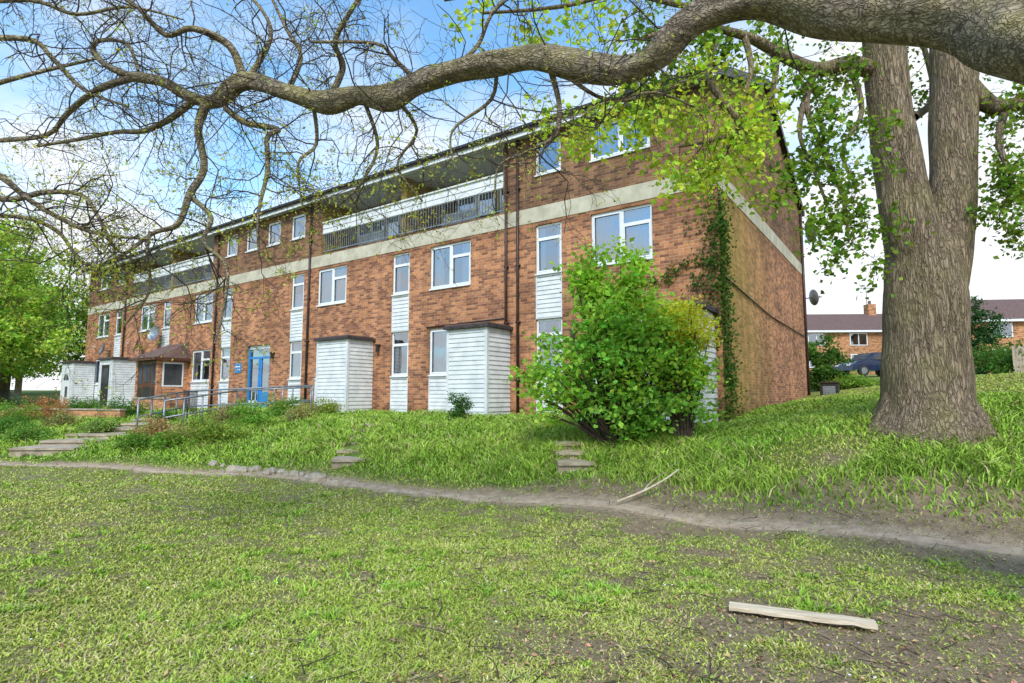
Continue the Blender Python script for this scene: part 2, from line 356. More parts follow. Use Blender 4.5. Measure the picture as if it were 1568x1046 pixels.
for p in panels: holes.append((p[0],p[1],p[2]-.06,p[3]+.06))
for a_,b_ in bal: holes.append((a_,b_,5.85,7.85))
holes.append((17.5,19.2,0.02,2.65))
def wall(mb,x0,x1,z0,z1,holes,mat):
    xs=sorted({x0,x1,*[h[0] for h in holes],*[h[1] for h in holes]}); zs=sorted({z0,z1,*[h[2] for h in holes],*[h[3] for h in holes]})
    for i in range(len(xs)-1):
        for j in range(len(zs)-1):
            cx=(xs[i]+xs[i+1])/2;cz=(zs[j]+zs[j+1])/2
            if any(h[0]<cx<h[1] and h[2]<cz<h[3] for h in holes): continue
            mb.quad([(-xs[i+1],0,zs[j]),(-xs[i],0,zs[j]),(-xs[i],0,zs[j+1]),(-xs[i+1],0,zs[j+1])],mat)
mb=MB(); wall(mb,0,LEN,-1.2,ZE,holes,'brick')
for a_,b_,c_,d_ in holes:
    if b_-a_>5: continue
    dp=.16 if b_-a_<1.69 else 1.2
    mb.quad([(-a_,0,c_),(-a_,dp,c_),(-a_,dp,d_),(-a_,0,d_)],'brick'); mb.quad([(-b_,0,c_),(-b_,dp,c_),(-b_,dp,d_),(-b_,0,d_)],'brick')
    mb.quad([(-a_,0,d_),(-b_,0,d_),(-b_,dp,d_),(-a_,dp,d_)],'brick')
for x in (0,-LEN):
    mb.quad([(x,0,-1.2),(x,DEP,-1.2),(x,DEP,ZE),(x,DEP/2,RG-.1),(x,0,ZE)],'brick')
mb.quad([(0,DEP,-1.2),(-LEN,DEP,-1.2),(-LEN,DEP,ZE),(0,DEP,ZE)],'brick')
mb.build('walls',bld)
mb=MB()
mb.box(-LEN-.012,.012,-.014,.05,5.37,5.80,'concrete'); mb.box(.001,.014,.052,DEP+.01,5.37,5.80,'concrete')
mb.build('concrete_band',bld,bevel=.004)
mb=MB(); ov=.32; t=.14; xl,xr=-LEN-.15,.16
sl=(RG-ZE)/(DEP/2)
def rs(y0,z0,y1,z1):
    top=[(xl,y0,z0+t),(xr,y0,z0+t),(xr,y1,z1+t),(xl,y1,z1+t)]; bot=[(a,b_,c_-t) for a,b_,c_ in top]
    mb.quad(top,'tile'); mb.quad(bot[::-1],'felt')
    for k in range(4): mb.quad([bot[k],bot[(k+1)%4],top[(k+1)%4],top[k]],'felt')
rs(-ov-.05,ZE-sl*ov+.02+.08,DEP/2,RG+.08); rs(DEP/2,RG+.08,DEP+ov+.05,ZE-sl*ov+.10)
mb.build('roof',bld)
mb=MB()
mb.box(xl,xr-.01,-ov,-ov+.03,7.80,8.01,'upvc')
mb.box(xl,xr-.01,-ov+.03,-.002,7.86,7.90,'grey'); mb.box(xl,xr,-ov-.09,-ov-.004,7.98,8.06,'dark')
mb.box(.005,.15,DEP,DEP+ov,7.84,7.98,'dark')
mb.build('eaves_fascia_gutter',bld)
mb=MB()
for (y0,z0,y1,z1) in ((-ov,7.93,DEP/2,RG+.08),(DEP/2,RG+.08,DEP+ov,7.93)):
    xx=xr+.004
    mb.quad([(xx,y0,z0-.1),(xx,y1,z1-.12),(xx,y1,z1+.12),(xx,y0,z0+.12)],'dark')
mb.build('bargeboard',bld)
# windows
def window(mb,a_,b_,z0,z1,kind,y=.05,curt=None):
    x0,x1=-b_+.003,-a_-.003; fw=.055
    mb.box(x0,x1,-.045,y+.02,z0+.002,z0+.04,'upvc'); z0+=.042
    mb.box(x0,x0+fw,y,y+.06,z0,z1-.003,'upvc'); mb.box(x1-fw,x1,y,y+.06,z0,z1-.003,'upvc')
    mb.box(x0+fw,x1-fw,y,y+.06,z0,z0+fw,'upvc'); mb.box(x0+fw,x1-fw,y,y+.06,z1-fw-.003,z1-.003,'upvc')
    if kind=='m':
        mx=(x0+x1)/2+.03; mb.box(mx-.035,mx+.035,y+.002,y+.058,z0+fw,z1-fw-.003,'upvc')
        zt=z0+(z1-z0)*.70
        mb.box(mx+.035,x1-fw,y+.004,y+.056,zt-.03,zt+.03,'upvc')
        for (u,v,w0,w1) in ((mx+.035,x1-fw,z0+fw,zt-.03),(x0+fw,mx-.035,z0+fw,z1-fw-.003)):
            s=.035
            mb.box(u,u+s,y-.012,y+.0,w0,w1,'upvc'); mb.box(v-s,v,y-.012,y,w0,w1,'upvc'); mb.box(u+s,v-s,y-.012,y,w0,w0+s,'upvc'); mb.box(u+s,v-s,y-.012,y,w1-s,w1,'upvc')
    else:
        zt=z0+(z1-z0)*.72
        if z1-z0>1.2: mb.box(x0+fw,x1-fw,y+.004,y+.056,zt-.03,zt+.03,'upvc')
        s=.03;u,v,w0,w1=x0+fw,x1-fw,z0+fw,(zt-.03 if z1-z0>1.2 else z1-fw-.003)
        mb.box(u,u+s,y-.012,y,w0,w1,'upvc'); mb.box(v-s,v,y-.012,y,w0,w1,'upvc'); mb.box(u+s,v-s,y-.012,y,w0,w0+s,'upvc'); mb.box(u+s,v-s,y-.012,y,w1-s,w1,'upvc')
    mb.quad([(x0+.01,y+.03,z0),(x1-.01,y+.03,z0),(x1-.01,y+.03,z1),(x0+.01,y+.03,z1)],'glass')
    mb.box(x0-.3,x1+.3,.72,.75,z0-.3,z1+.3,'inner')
    r=random.random() if curt is None else curt
    def cur(u,v,zb,zt):
        n=max(6,int((v-u)/.035)); pr=None
        for i in range(n+1):
            xx=u+(v-u)*i/n; yy=.17+.014*math.sin(i*1.9)+.006*math.sin(i*.7)
            if pr: mb.quad([(pr[0],pr[1],zb),(xx,yy,zb),(xx,yy,zt),(pr[0],pr[1],zt)],'curtain')
            pr=(xx,yy)
    W_=x1-x0
    if r<.28: cur(x0,x1,z0,z1)
    elif r<.68: cur(x0,x0+W_*.28,z0,z1);cur(x1-W_*.28,x1,z0,z1)
    elif r<.86: cur(x0,x1,z0+(z1-z0)*.5,z1)
    else: cur(x0,x1,z0,z0+(z1-z0)*.45)
mb=MB()
for w_ in wins: window(mb,*w_)
mb.build('windows',bld)
def boards(mb,o,u,nrm,width,z0,z1,bh=.125,mat='white'):
    o=np.array(o,float);u=np.array(u,float);nrm=np.array(nrm,float)
    n=max(1,round((z1-z0)/bh)); h=(z1-z0)/n
    for i in range(n):
        a=z0+h*i; b_=a+h; out=nrm*.022; q=u*width
        p=lambda base,off,z:(base[0]+off[0],base[1]+off[1],z)
        mb.quad([p(o,out,a),p(o+q,out,a),p(o+q,nrm*.002,b_),p(o,nrm*.002,b_)],mat)
        mb.quad([p(o,nrm*.002,a),p(o+q,nrm*.002,a),p(o+q,out,a),p(o,out,a)],mat)
mb=MB()
for a_,b_,c_,d_ in panels:
    boards(mb,(-b_+.04,.03),(1,0),(0,-1),b_-a_-.08,c_,d_)
    mb.box(-b_+.003,-b_+.04,-.0,.06,c_-.05,d_+.05,'white'); mb.box(-a_-.04,-a_-.003,0,.06,c_-.05,d_+.05,'white')
    mb.box(-b_+.04,-a_-.04,.0,.06,d_,d_+.055,'white'); mb.box(-b_+.04,-a_-.04,.0,.06,c_-.055,c_,'grey')
mb.build('white_board_panels',bld)
# balconies
mb=MB()
for bi,(a_,b_) in enumerate(bal):
    x0,x1=-b_,-a_; dp=1.5; zf=5.86; zc=7.86
    mb.quad([(x0,0,zf),(x1,0,zf),(x1,dp,zf),(x0,dp,zf)],'grey'); mb.quad([(x0,-.001,zc),(x1,-.001,zc),(x1,dp,zc),(x0,dp,zc)],'grey')
    mb.quad([(x0,0,zf),(x0,dp,zf),(x0,dp,zc),(x0,0,zc)],'brick'); mb.quad([(x1,0,zf),(x1,dp,zf),(x1,dp,zc),(x1,0,zc)],'brick')
    mb.quad([(x0,dp,zf),(x1,dp,zf),(x1,dp,zc),(x0,dp,zc)],'brick')
    xm=(x0+x1)/2; mb.box(xm-.12,xm+.12,.12,dp-.002,zf+.002,zc-.002,'brick')
    for k,(u,v) in enumerate(((x0+.3,xm-.5),(xm+.5,x1-.3))):
        yb=dp-.05; w_=(v-u)
        for (p0,p1,zb) in ((u,u+w_*.45,6.75),(u+w_*.47,u+w_*.68,5.95),(u+w_*.74,v,6.75)):
            mb.box(p0,p1,yb-.02,yb+.04,7.62,7.7,'upvc'); mb.box(p0,p0+.06,yb-.02,yb+.04,zb,7.62,'upvc'); mb.box(p1-.06,p1,yb-.02,yb+.04,zb,7.62,'upvc')
            mb.box(p0+.06,p1-.06,yb-.02,yb+.04,zb,zb+.08,'upvc')
            if p1-p0>1: mb.box((p0+p1)/2-.03,(p0+p1)/2+.03,yb-.02,yb+.04,zb+.08,7.62,'upvc')
            mb.quad([(p0+.05,yb,zb),(p1-.05,yb,zb),(p1-.05,yb,7.65),(p0+.05,yb,7.65)],'glass'); mb.quad([(p0+.05,yb+.03,zb),(p1-.05,yb+.03,zb),(p1-.05,yb+.03,7.65),(p0+.05,yb+.03,7.65)],'curtain' if k==0 else 'inner')
            if zb>6: mb.box(p0,p1,yb-.01,yb+.04,6.1,zb-.01,'white')
    boards(mb,(x0+.01,.05),(1,0),(0,-1),x1-x0-.02,6.62,7.0,.19); mb.box(x0+.01,x1-.01,.052,.075,6.60,7.02,'white'); mb.box(x0+.01,x1-.01,.0,.10,7.022,7.07,'white')
    mb.box(x0+.01,x1-.01,.04,.07,5.93,5.96,'metal')
    n=int((x1-x0)/.115)
    for i in range(1,n):
        xx=x0+(x1-x0)*i/n; mb.box(xx-.009,xx+.009,.045,.063,5.86 if i%12==0 else 5.96,6.6,'metal')
mb.build('balconies',bld)
mb=MB()
for s_ in (5.45,5.85,15.0,21.75,31.3):
    mb.cyl((-s_,-.07,-.3),(-s_,-.07,7.86),.042,'pipe')
    for z in (1,2.6,4.2,6.4): mb.box(-s_-.06,-s_+.06,-.1,-.001,z,z+.05,'pipe')
mb.cyl((.06,DEP-.1,-.3),(.06,DEP-.1,7.9),.05,'pipe')
mb.cyl((.03,.3,3.3),(.03,5.5,2.95),.02,'dark'); mb.cyl((.03,5.5,2.95),(.03,DEP-.3,2.9),.02,'dark')
mb.cyl((-8.95,-.03,2.72),(-5.95,-.03,2.78),.018,'dark')
mb.build('drainpipes',bld,smooth=True)
# entrance
mb=MB()
X0,X1=-19.2,-17.5
mb.box(X0+.003,X0+.1,.1,.2,.02,2.64,'blue');mb.box(X1-.1,X1-.003,.1,.2,.02,2.64,'upvc');mb.box(X0+.1,X1-.1,.1,.2,2.5,2.64,'upvc');mb.box(X0+.1,X1-.1,.1,.2,2.1,2.18,'blue')
mb.box(X0+.75,X0+.83,.1,.2,.02,2.1,'blue'); mb.box(X0+.83,X1-.1,.12,.17,.02,.75,'blue'); mb.box(X0+.83,X0+.95,.12,.18,.75,2.1,'blue');mb.box(X1-.22,X1-.1,.12,.18,.75,2.1,'blue')
mb.box(X0+.1,X0+.75,.12,.17,.02,.4,'upvc')
mb.quad([(X0+.05,.15,.4),(X1-.1,.15,.4),(X1-.1,.15,2.6),(X0+.05,.15,2.6)],'glass')
mb.box(X0-.1,X1+.1,1.2,1.23,-.1,2.7,'curtain')
mb.box(-20.0,-19.55,-.03,-.002,1.55,1.95,'blue'); mb.box(-19.95,-19.6,-.036,-.031,1.78,1.83,'upvc'); mb.box(-19.95,-19.6,-.036,-.031,1.67,1.70,'upvc')
mb.build('entrance_door',bld)
mb=MB()
for s_ in (3.7,11.1,17.2): mb.box(-s_-.06,-s_+.06,-.16,-.002,2.25,2.3,'dark'); mb.cyl((-s_,-.1,2.05),(-s_,-.1,2.25),.06,'dark')
mb.build('wall_lanterns',bld)
def porch(s0,s1,name,p=1.07,h=2.42,door=None):
    mb=MB(); x0,x1=-s1,-s0; zb=-.35
    mb.box(x0+.02,x1-.02,-p+.02,-.002,zb,.05,'step')
    boards(mb,(x0+.06,-p),(1,0),(0,-1),x1-x0-.12,.06,h); boards(mb,(x1,-p+.06),(0,1),(1,0),p-.08,.06,h); boards(mb,(x0,-p+.06),(0,1),(-1,0),p-.08,.06,h)
    for xx in (x0,x1-.06):
        mb.box(xx-.025 if xx==x0 else xx,xx+.06 if xx==x0 else xx+.085,-p-.025,-p+.06,.05,h,'white')
    mb.box(x0+.03,x1-.03,-p+.03,-.002,.05,h-.002,'white')
    mb.box(x0-.1,x1+.1,-p-.1,-.002,h+.002,h+.09,'felt'); mb.box(x0-.06,x1+.06,-p-.06,-.06,h+.09,h+.13,'tile')
    if door=='open':
        mb.box(x0+.3,x1-.3,-p-.03,-p-.022,.06,2.15,'dark'); mb.box(x0+.45,x1-.45,-p-.04,-p-.032,1.2,2.0,'inner'); mb.box(x0+.2,x0+.3,-p-.04,-p-.024,.06,2.25,'white');mb.box(x1-.3,x1-.2,-p-.04,-p-.024,.06,2.25,'white')
    if door=='arch':
        cx=(x0+x1)/2; mb.box(x0+.25,x1-.25,-p-.045,-p-.024,.06,2.1,'upvc')
        n=10; pts=[(cx+.36*math.cos(math.pi*i/n),-p-.049,1.45+.36*math.sin(math.pi*i/n)) for i in range(n+1)]
        mb.quad(pts,'inner'); mb.box(cx-.015,cx+.015,-p-.056,-p-.051,1.45,1.81,'upvc'); mb.box(cx-.04,cx+.3,-p-.06,-p-.05,.5,1.1,'inner')
    mb.build(name,bld)
porch(.15,1.5,'porch_a'); porch(5.75,7.12,'porch_b'); porch(11.4,12.95,'porch_c'); porch(29.6,31.2,'porch_d',door='open'); porch(35.0,36.6,'porch_e',door='arch')
# brick porch: dark brown glazed door under a hipped tile canopy
mb=MB(); x0,x1=-26.3,-24.1; p=1.3
mb.box(x0,x0+.18,-p,-.002,-.4,2.2,'brick');mb.box(x1-.18,x1,-p,-.002,-.4,2.2,'brick')
dx0,dx1=x0+.18,x1-.18
mb.box(dx0,dx1,-p+.03,-p+.07,-.4,2.17,'brown')
mb.box(x1+.002,x1+.012,-p+.2,-.2,1.0,2.1,'upvc'); mb.box(x1+.014,x1+.02,-p+.27,-.27,1.07,2.03,'inner')
wd3=(dx1-dx0)
for u0,u1,z0,z1,mt in ((dx0+.08,dx0+.42,.15,.95,'dark'),(dx0+.08,dx0+.42,1.1,2.05,'inner'),(dx1-.42,dx1-.08,1.1,2.05,'inner'),(dx1-.42,dx1-.08,.15,.95,'dark'),(dx0+.56,dx1-.56,1.2,2.02,'inner'),(dx0+.56,dx1-.56,.15,1.0,'dark')):
    mb.box(u0,u1,-p+.018,-p+.028,z0,z1,mt)
e0,e1,zt,zl=x0-.25,x1+.25,3.05,2.3
mb.quad([(e0,-p-.25,zl),(e1,-p-.25,zl),(e1-.35,-.01,zt),(e0+.35,-.01,zt)],'tile')
mb.quad([(e1,-p-.25,zl),(e1,-.01,zl),(e1-.35,-.01,zt)],'tile'); mb.quad([(e0,-.01,zl),(e0,-p-.25,zl),(e0+.35,-.01,zt)],'tile')
mb.box(e0,e1,-p-.25,-.005,zl-.12,zl-.004,'brown'); mb.build('porch_brick',bld)
def dish(name,s_,y,z,out,r=.3):
    mb=MB(); o=np.array([-s_,y,z]); ax=unit(np.array(out,float)); a=unit(np.cross(ax,[0,0,1])); b_=np.cross(a,ax); cen=o+ax*.35
    n=16; rings=[]
    for k in range(4):
        rr=r*k/3; zz=.35*r*(k/3)**2; rings.append([tuple(cen+ax*zz+rr*(a*math.cos(2*math.pi*i/n)+b_*1.08*math.sin(2*math.pi*i/n))) for i in range(n)])
    for k in range(3):
        for i in range(n): mb.quad([rings[k][i],rings[k][(i+1)%n],rings[k+1][(i+1)%n],rings[k+1][i]],'metal')
    mb.cyl(tuple(o),tuple(cen),.02,'dark'); mb.cyl(tuple(cen-b_*r*.9+ax*.05),tuple(cen+ax*r*1.3),.012,'dark'); mb.cyl(tuple(cen+ax*r*1.2),tuple(cen+ax*r*1.45),.04,'grey')
    ob=mb.build(name); ob.location=bld.location; ob.rotation_euler=bld.rotation_euler
dish('satellite_dish',-.02,DEP-1.2,6.9,(1,.5,.15)); dish('satellite_dish',-.02,DEP-.15,7.0,(1,.9,.2),.35); dish('satellite_dish',-.02,DEP-.15,4.4,(1,.9,.2)); dish('satellite_dish',26.9,-.02,3.5,(.3,-1,.3),.36); dish('satellite_dish',28.6,-.02,3.0,(-.4,-1,.3),.36); dish('satellite_dish',32.9,-.02,3.0,(-.2,-1,.3),.36)
# ---------------------------------------------------------------- grass
def inb(x,y):
    v=np.stack([x-C[0],y-C[1]],-1); s_=v@D; w_=v@E; return (s_>-.02)&(s_<LEN)&(w_>-.02)&(w_<DEP)
def scatter(n,r0,r1,b0=-49,b1=50):
    th=np.radians(rng.uniform(b0,b1,n)); r=np.exp(rng.uniform(math.log(r0),math.log(r1),n)); return r*np.sin(th),r*np.cos(th)
x,y=scatter(430000,2.5,26)
bv=behind(x,y); bk=(bv>0)&(x<9.5)
k=~inb(x,y)&((np.abs(y-pathy(x))>(pathw(x)-.10+.18*rng.random(len(x))))|(rng.random(len(x))<.10))
br=bare(x,y); k&=rng.random(len(x))>br*np.where(bk,.7,.88)
d2=np.hypot(x-5.85,y-8.05); k&=d2>.62
for c_,r_ in EX: k&=np.hypot(x-c_[0],y-c_[1])>r_*.75
x,y,bk,br=x[k],y[k],bk[k],br[k]; n=len(x); r=np.hypot(x,y); bv=behind(x,y)
tall=np.clip(bv/.8,0,1)*bk*(.1+1.35*fbm(x,y,.75,70)**1.2); tall*=np.where((x>3.2)&(y>8.6),.45,1)*np.clip(1.3-.4*np.hypot(x-4.2,y-7.9)**-2,0.1,1)
h=(.012+.018*rng.random(n)+.024*fbm(x,y,.4,75)**1.5)*(1-.4*br)+tall*(.10+.17*rng.random(n))
tuft=(fbm(x,y,.2,90)>.71)&(~bk); h=np.where(tuft,h*1.9,h)
wd=(.0026+.00048*r)*(1+.8*rng.random(n))*np.where(tall>.2,1.1,1)
z=gz(x,y)-.006
th=rng.uniform(0,2*np.pi,n); lean=rng.normal(size=(n,2))*.6*h[:,None]
side=np.stack([np.cos(th),np.sin(th),np.zeros(n)],1)*wd[:,None]
P=np.stack([x,y,z],1); mid=P+np.column_stack([lean*.35,h*.6]); tip=P+np.column_stack([lean*1.2,h*(1-.25*rng.random(n))])
V=np.stack([P-side,P+side,mid+side*.7,tip,mid-side*.7],1).reshape(-1,3)
base=np.arange(n)[:,None]*5
sw=fbm(x,y,1.1,40)[:,None]; sw2=fbm(x,y,.3,44)[:,None]; yl=(rng.random((n,1))<.07+.28*sw*sw2*2)
cl=np.array([.29,.42,.055])*(1-sw)+np.array([.46,.48,.11])*sw
cl=cl*(.68+.58*sw2)
cl=np.where(yl,np.array([.48,.40,.21]),cl)
cl=np.where(tuft[:,None],cl*np.array([.75,1.0,.7]),cl)
cb=np.array([.19,.38,.045])*(1-sw)+np.array([.40,.52,.085])*sw; cb=cb*(.66+.62*sw2); cb=np.where(rng.random((n,1))<.09,np.array([.48,.42,.2]),cb)
col=np.where((tall>.12)[:,None],cb,cl)*(1+rng.normal(size=(n,1))*.22).clip(.5,1.6)
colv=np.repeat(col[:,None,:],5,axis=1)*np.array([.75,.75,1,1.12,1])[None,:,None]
Ft=np.concatenate([base+np.array([[0,1,2]]),base+np.array([[0,2,4]]),base+np.array([[4,2,3]])])
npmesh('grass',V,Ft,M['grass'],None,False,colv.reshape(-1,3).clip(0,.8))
x,y=scatter(17000,2.6,12); k=(rng.random(len(x))<bare(x,y)*.85+.06)&~inb(x,y); x,y=x[k],y[k]
leaves('leaf_litter',np.stack([x,y,gz(x,y)+.014],1),rng.uniform(.012,.04,len(x)),tint(len(x),(.32,.21,.125),.5),None,'litter',1.6,.6)
x,y=scatter(300,2.8,11); k=(fbm(x,y,.8,95)>.5)&~inb(x,y); x,y=x[k],y[k]
leaves('daisies',np.stack([x,y,gz(x,y)+.05],1),.018,np.full((len(x),3),.8),None,'litter',3,1.0)
ac=Acc()
x,y=scatter(420,2.8,9); k=(x>-1.5)
for a,b_ in zip(x[k],y[k]):
    L=rng.uniform(.05,.3); t_=rng.uniform(0,3.14); p0=np.array([a,b_,gz(a,b_)+.02]); p1=p0+np.array([math.cos(t_)*L,math.sin(t_)*L,0]); p1[2]=gz(p1[0],p1[1])+.025
    ac.tube([p0,(p0+p1)/2+rng.normal(size=3)*.01,p1],[.004,.003,.002],4)
ac.obj('fallen_twigs',M['twig'])
def g3(px,py,h=0):
    Y=6.
    for _ in range(30):
        p=S(px,py,Y); zz=float(gz(p[0],p[1]))+h; sl_=(p[2]-CZ)/Y; Yn=(zz-CZ)/sl_ if sl_<-1e-3 else Y; Y=.5*Y+.5*min(max(Yn,1),60)
    return S(px,py,Y)
a=g3(1112,932,.02); b_=g3(1342,962,.02); d=b_-a; L=np.hypot(d[0],d[1])
mb=MB(); w_=.05
nseg=14; lastj=[random.uniform(-.006,.006) for _ in range(nseg+1)]
for i in range(nseg):
    u0,u1=i/nseg*L,(i+1)/nseg*L; j0,j1=lastj[i],lastj[i+1]
    if i==0: u0+=.02
    c0=[(u0,-w_+j0,-.014),(u0,w_+j0*.6,-.014),(u0,w_+j0*.6,.014),(u0,-w_+j0,.014)]; c1=[(u1,-w_+j1,-.014),(u1,w_+j1*.6,-.014),(u1,w_+j1*.6,.014),(u1,-w_+j1,.014)]
    for k in range(4): mb.quad([c0[k],c1[k],c1[(k+1)%4],c0[(k+1)%4]],'plank')
    if i==0: mb.quad(c0,'plank')
    if i==nseg-1: mb.quad(c1[::-1],'plank')
o=mb.build('wooden_plank'); o.location=(a[0],a[1],a[2]+.022); o.rotation_euler=(0,-math.atan2(d[2],L),math.atan2(d[1],d[0]))
ac=Acc(); pts=[g3(945,768,.05),g3(985,752,.12),g3(1020,733,.18),g3(1040,718,.25)]; ac.tube(pts,[.012,.016,.014,.008],7,.1,4)
ac.tube([pts[1],g3(1000,735,.2),g3(1022,722,.4)],[.009,.007,.004],5,0,3); ac.obj('fallen_branch',M['plank'])
# ---------------------------------------------------------------- trees
def grow(ac,p,d,L,r,lvl,mx,tips,rg,grav=.1,wig=.35,nch=(3,6),ratio=.55,seg=6):
    pts=[p];dd=unit(d)
    for i in range(seg):
        dd=unit(dd+rg.normal(size=3)*wig+np.array([0,0,-grav])); pts.append(pts[-1]+dd*L/seg)
    pts=np.array(pts); rad=np.linspace(r,max(r*.4,.0017),seg+1); ac.tube(pts,rad,3 if r<.006 else 5)
    if lvl>=mx:
        for q in pts[2:]: tips.append(q)
        return
    for c in range(rg.integers(*nch)+1):
        f=rg.uniform(.15,1); j=min(int(f*seg),seg-1); q=pts[j]+(pts[j+1]-pts[j])*(f*seg-j); t=unit(pts[j+1]-pts[j])
        o=unit(np.cross(t,rg.normal(size=3))); nd=unit(t*rg.uniform(.4,1)+o*rg.uniform(.6,1.1))
        grow(ac,q,nd,L*ratio*rg.uniform(.7,1.25),rad[j]*.6,lvl+1,mx,tips,rg,grav,wig,nch,ratio,seg)
over=empty('overhanging_tree',(0,0,0))
acL=Acc()
def PXL(l,k=.78):
    P=[S(a,b_,c) for a,b_,c,_ in l]; R_=[q[3]*q[2]/F*k for q in l]; return P,R_
limb=[(1990,300,2.9,150),(1760,120,3.0,112),(1600,62,3.15,88),(1500,36,3.4,70),(1400,24,3.6,56),(1290,22,3.8,47),(1190,0,4.0,43),(1110,8,4.15,35),(1052,38,4.25,30),(1003,86,4.4,30),(950,108,4.5,25),(880,101,4.6,31),(820,88,4.7,26),(760,96,4.8,23),(700,108,4.9,24),(640,128,5.0,22),(597,151,5.1,26),(550,146,5.2,20),(497,157,5.3,22),(440,142,5.4,16),(375,124,5.5,19),(330,155,5.6,13),(290,148,5.65,11),(250,126,5.7,10),(205,118,5.8,10)]
P_,R_=PXL(limb)
base=[np.array([5.6,2.5,-1.2]),np.array([5.5,2.5,.2]),np.array([5.3,2.55,1.3])]
acL.tube(base+P_,[.58,.45,.40]+R_,28,.12,7,3)
over_tips=[]; acT=Acc(); rg=np.random.default_rng(5)
subs=[
[(315,158,5.6,10),(313,200,5.6,9),(306,255,5.5,8),(296,305,5.5,7.5),(262,335,5.4,6),(235,355,5.4,5),(205,380,5.3,4),(165,400,5.3,2)],
[(296,305,5.5,6),(322,335,5.4,5),(318,375,5.4,4.5),(342,420,5.3,3.5),(350,470,5.3,2.5),(335,520,5.3,1.5)],
[(300,150,5.65,8),(270,175,5.7,7),(225,200,5.8,6),(180,190,5.9,5),(120,215,6,4),(60,235,6.1,3)],
[(205,118,5.8,8),(165,115,5.8,7),(140,85,5.9,6),(160,65,5.9,5),(200,72,6,4),(215,110,6,3)],
[(372,118,5.5,10),(348,80,5.4,8),(300,50,5.3,7),(250,48,5.3,6),(210,20,5.2,5),(160,-30,5.1,4)],
[(345,165,5.6,7),(390,180,5.6,7),(425,195,5.6,6),(405,215,5.5,6),(402,270,5.5,5),(388,330,5.4,3.5),(395,400,5.4,2)],
[(205,118,5.8,8),(160,150,5.9,7),(100,165,6,6),(60,200,6.1,5),(0,215,6.2,5),(-80,225,6.3,4)],
[(-120,260,5,8),(0,285,5,7),(60,282,5.1,6),(120,295,5.2,5),(150,330,5.2,4),(160,370,5.3,3),(200,400,5.4,2)],
[(-120,220,4.6,8),(0,262,4.7,7),(40,300,4.8,6),(90,340,4.9,5),(150,358,5,4),(230,372,5.1,2)],
[(-120,335,5.5,6),(30,325,5.5,5),(80,350,5.6,4),(130,390,5.7,3),(160,430,5.8,2.5),(170,475,5.8,1.5)],
[(505,150,5.3,9),(522,100,5.2,7),(503,60,5.1,6),(530,20,5,5),(565,-30,4.9,4)],
[(600,145,5.1,5),(640,200,5.2,4),(612,250,5.2,3),(640,300,5.3,2)],
[(700,100,4.9,6),(722,60,5,5),(762,30,5,4),(790,-30,5,4)],
[(845,112,4.7,7),(860,165,4.7,6),(850,205,4.8,5),(810,238,4.9,4),(772,258,5,3),(760,300,5,1.5)],
[(870,118,4.6,5),(930,150,4.7,4),(1000,140,4.8,3),(1070,165,4.9,2)],
[(-80,60,5.5,7),(20,50,5.5,6),(80,80,5.6,5),(130,130,5.7,4),(200,165,5.7,3)],
[(-80,150,6,6),(30,120,6,5),(90,100,6,4),(140,90,5.9,3)],
[(440,140,5.4,6),(470,90,5.5,5),(450,40,5.5,4),(420,-20,5.6,3)],
[(375,128,5.5,7),(420,60,5.6,5),(400,10,5.7,4),(350,-30,5.8,3)],
[(640,125,5,6),(600,80,4.9,5),(560,70,4.8,4),(480,60,4.8,3)],
[(560,160,5.2,5),(590,215,5.3,4),(560,270,5.3,3),(520,300,5.4,2)],
[(230,355,5.4,4),(215,390,5.4,3.5),(225,440,5.5,3),(200,500,5.5,2)],
[(-80,10,5,6),(40,-10,5,5),(110,20,5.1,4),(190,10,5.2,3),(270,30,5.3,2)],
[(760,95,4.8,5),(745,150,4.9,4),(700,200,5,3),(690,260,5,1.5)],
[(480,160,5.4,5),(490,210,5.5,4),(460,260,5.5,3),(470,320,5.5,1.5)],
]
for l in subs:
    P_,R_=PXL(l,.72); P_=[P_[0]]+[p+rg.normal(size=3)*.04 for p in P_[1:]]
    Q,RR=acL.tube(P_,R_,8,.1,5,int(rg.integers(99)))
    for i in range(3,len(Q)):
        if rg.random()<.58:
            t=unit(Q[i]-Q[i-1]); o=unit(np.cross(t,rg.normal(size=3)))
            grow(acT,Q[i],t*.6+o,rg.uniform(.35,1.0),min(RR[i]*.5,.008),0,2,over_tips,rg,.05,.36,(2,5),.58)
Lp=acL.V[0].reshape(-1,28,3).mean(1)
for i in range(len(Lp)):
    q=Lp[i]
    if q[0]<2.2 and q[2]>2:
        for _ in range(1 if q[0]>-1 else 2):
            if rg.random()<.34:
                o=rg.normal(size=3); o[1]*=.6; grow(acT,q,unit(o),rg.uniform(.5,1.2),.008,0,2,over_tips,rg,.02,.34,(2,5),.58)
acL.obj('limbs',M['limbbark'],over); acT.obj('twigs',M['twig'],over)
T=np.array(over_tips)
T=T[rg.random(len(T))<np.where(T[:,2]<3.1,.32,.08)]
T=np.repeat(T,2,axis=0)+rg.normal(size=(len(T)*2,3))*.015
leaves('young_leaves',T,rg.uniform(.018,.045,len(T)),tint(len(T),(.50,.52,.10),.25),over,'leaf',.1,.5)
print('twig tips',len(over_tips))
